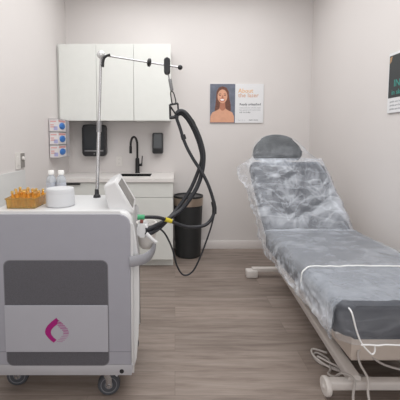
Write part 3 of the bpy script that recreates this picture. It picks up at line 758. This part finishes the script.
# soften hip
for k in range(1, 9):
    f = k / 9; a = nm.lerp(Vector((0, 0, 1)), f).normalized()
    st.append((2.50 - .05 * f, MT + .012 * math.sin(PI * f), (a.y, a.z), .700, 1.388, .13, .10))
for k in range(64):
    f = k / 63
    st.append((lerp(2.44, 1.385, f), MT, (0, 1), lerp(.702, .706, f), 1.405, .152 + .008 * math.sin(k * .31), .11))
b, hems = sheet(st, 96, 1, .005)
t = thing('plastic_cover', 'clear wrinkled plastic cover over the backrest and seat of the bed', 'cover', (1.0, 2.3, MT))
build('film_sheet', b, M['film'], t, ang=180)
# foot cover
st = []
for k in range(26):
    f = k / 25; st.append((lerp(1.745, 1.378, f), MT + .009, (0, 1), .706, 1.408, .14 + .03 * f, .11))
for k in range(1, 9):
    a = R(90 * k / 8); st.append((1.375 - .026 * math.sin(a), MT + .010 - .026 * (1 - math.cos(a)), (-math.sin(a), math.cos(a)), .706 + .008 * k / 8, 1.40 - .02 * k / 8, .18, .12))
for k in range(1, 10):
    f = k / 9; st.append((1.348 - .004 * f, MT - .018 - .14 * f, (-1, 0), .714 + .012 * f, 1.38, .18, .12))
b, hems = sheet(st, 96, 5, .0035, .045)
t = thing('plastic_cover', 'clear plastic foot cover with white elastic edge on the near end of the bed', 'cover', (1.0, 1.5, MT))
build('film_sheet', b, M['film2'], t, ang=180)
build('elastic_band', tube(hems[0][2:-2], .0042, 8), M['elastic'], t)
build('elastic_hem', tube(hems[1][22:-18], .0035, 8), M['elastic'], t)
cn = [(.742, 1.36, .61), (.745, 1.338, .598), (.765, 1.335, .525), (.788, 1.335, .47), (.822, 1.335, .43), (.837, 1.335, .42), (.846, 1.335, .434), (.846, 1.337, .46)]
build('corner_hem', tube(cn, .0035, 8, smooth=6), M['elastic'], t)
# headrest bonnet: film pulled over the headrest and down to the backrest corners
b = bmesh.new(); rows = []
N1, N2 = 44, 26
for i in range(N1 + 1):
    f = i / N1
    a = R(180 - 180 * f)
    top = Vector(HD(.91 + .226 * math.cos(a), .06 + .178 * math.sin(a), -.02))
    bot = Vector(BK(lerp(.645, 1.285, f), .60 - .03 * math.sin(PI * f), .012))
    row = []
    for j in range(N2 + 1):
        g = j / N2
        p = top.lerp(bot, g)
        mid = math.sin(PI * g) * math.sin(PI * f)
        p += hn * (.045 * (math.sin(PI * f) ** .5) * (1 - (2 * g - 1) ** 2) ** .5)
        p += hn * (.004 * nz(p, 20, 9) + .003 * ridge(p, 11, 8))
        row.append(b.verts.new(p))
    rows.append(row)
for r0, r1 in zip(rows, rows[1:]):
    for j in range(N2): b.faces.new((r0[j], r0[j + 1], r1[j + 1], r1[j]))
t = thing('plastic_cover', 'clear plastic bonnet pulled over the headrest of the bed', 'cover', (.91, 2.9, 1.3))
build('film_sheet', b, M['film3'], t, ang=180)

# ------------------------------------------------------------------ cords on the floor by the bed
def cord(pts, r, m, label, name='power_cord'):
    o = build(name, tube(pts, r, 8, smooth=8), m, loc=pts[0]); prop(o, label, 'cord', 'cords on the floor under the bed')
cord([(1.45, 1.75, .01), (1.2, 1.70, .012), (1.04, 1.72, .03), (.95, 1.78, .02), (.86, 1.85, .01), (.845, 1.92, .008), (.88, 1.95, .008), (.92, 1.88, .01), (.88, 1.78, .02), (.85, 1.74, .03), (.86, 1.69, .05), (.88, 1.65, .1), (.91, 1.59, .11), (.88, 1.54, .05), (.86, 1.45, .008), (.85, 1.30, .007), (.84, 1.0, .007)], .006, M['cordg'], 'grey cord coiled left of the bed rail and trailing toward the camera')
cord([(1.06, 1.72, .20), (.99, 1.70, .19), (.975, 1.66, .15), (.975, 1.585, .12), (.96, 1.55, .06), (.95, 1.48, .008), (.95, 1.3, .007), (.93, 1.0, .007)], .006, M['cordw'], 'pale cord hanging over the near cross bar of the bed')
cord([(1.0, 1.73, .17), (1.05, 1.71, .16), (1.12, 1.69, .12), (1.22, 1.67, .1), (1.36, 1.68, .06), (1.47, 1.70, .01)], .006, M['cordg'], 'grey cord sloping from the bed base down behind the cross bar')
cord([(.86, 1.90, .02), (.90, 1.83, .03), (.96, 1.76, .03), (.90, 1.80, .015), (.84, 1.90, .02), (.86, 1.97, .02), (.93, 1.93, .022)], .0055, M['cordw'], 'loose pale loop of cord against the bed rail behind the wheel')
cord([(1.25, 1.0, .009), (1.14, 1.2, .009), (1.06, 1.35, .010), (1.02, 1.42, .012), (1.05, 1.50, .012), (1.12, 1.53, .012), (1.25, 1.53, .012), (1.4, 1.5, .01)], .009, M['cordw'], 'thick pale cord curving on the floor in front of the cross bar')

# ------------------------------------------------------------------ light
def area(name, loc, sx, sy, e, col=(.985, 1, 1), rot=(0, 0, 0)):
    l = bpy.data.lights.new(name, 'AREA'); l.shape = 'RECTANGLE'; l.size = sx; l.size_y = sy; l.energy = e; l.color = col
    o = bpy.data.objects.new(name, l); COL.objects.link(o); o.location = loc; o.rotation_euler = rot
area('ceiling_light', (.12, 1.7, ZC - .02), 2.0, 3.6, 63)
area('front_fill_light', (.16, YF + .02, 1.55), 2.2, 1.8, 26, (.97, .99, 1), (R(90), 0, 0))  # added fill lamp behind the camera; the front wall has no window
W = bpy.data.worlds.new('World'); S.world = W; W.use_nodes = True
W.node_tree.nodes['Background'].inputs[0].default_value = (.8, .82, .85, 1); W.node_tree.nodes['Background'].inputs[1].default_value = .4

# ------------------------------------------------------------------ camera
cam = bpy.data.cameras.new('camera'); co = bpy.data.objects.new('camera', cam); COL.objects.link(co)
co.location = (0, 0, 1.335); co.rotation_euler = (R(90 - 4.2), 0, 0)
cam.sensor_width = 36; cam.lens = 330 / 400 * 36; cam.shift_x = 25 / 400; cam.shift_y = -38 / 400
cam.clip_start = .05
S.camera = co
S.view_settings.view_transform = 'Standard'; S.view_settings.look = 'None'
S.view_settings.exposure = 0.0; S.view_settings.gamma = 1; S.view_settings.use_curve_mapping = False
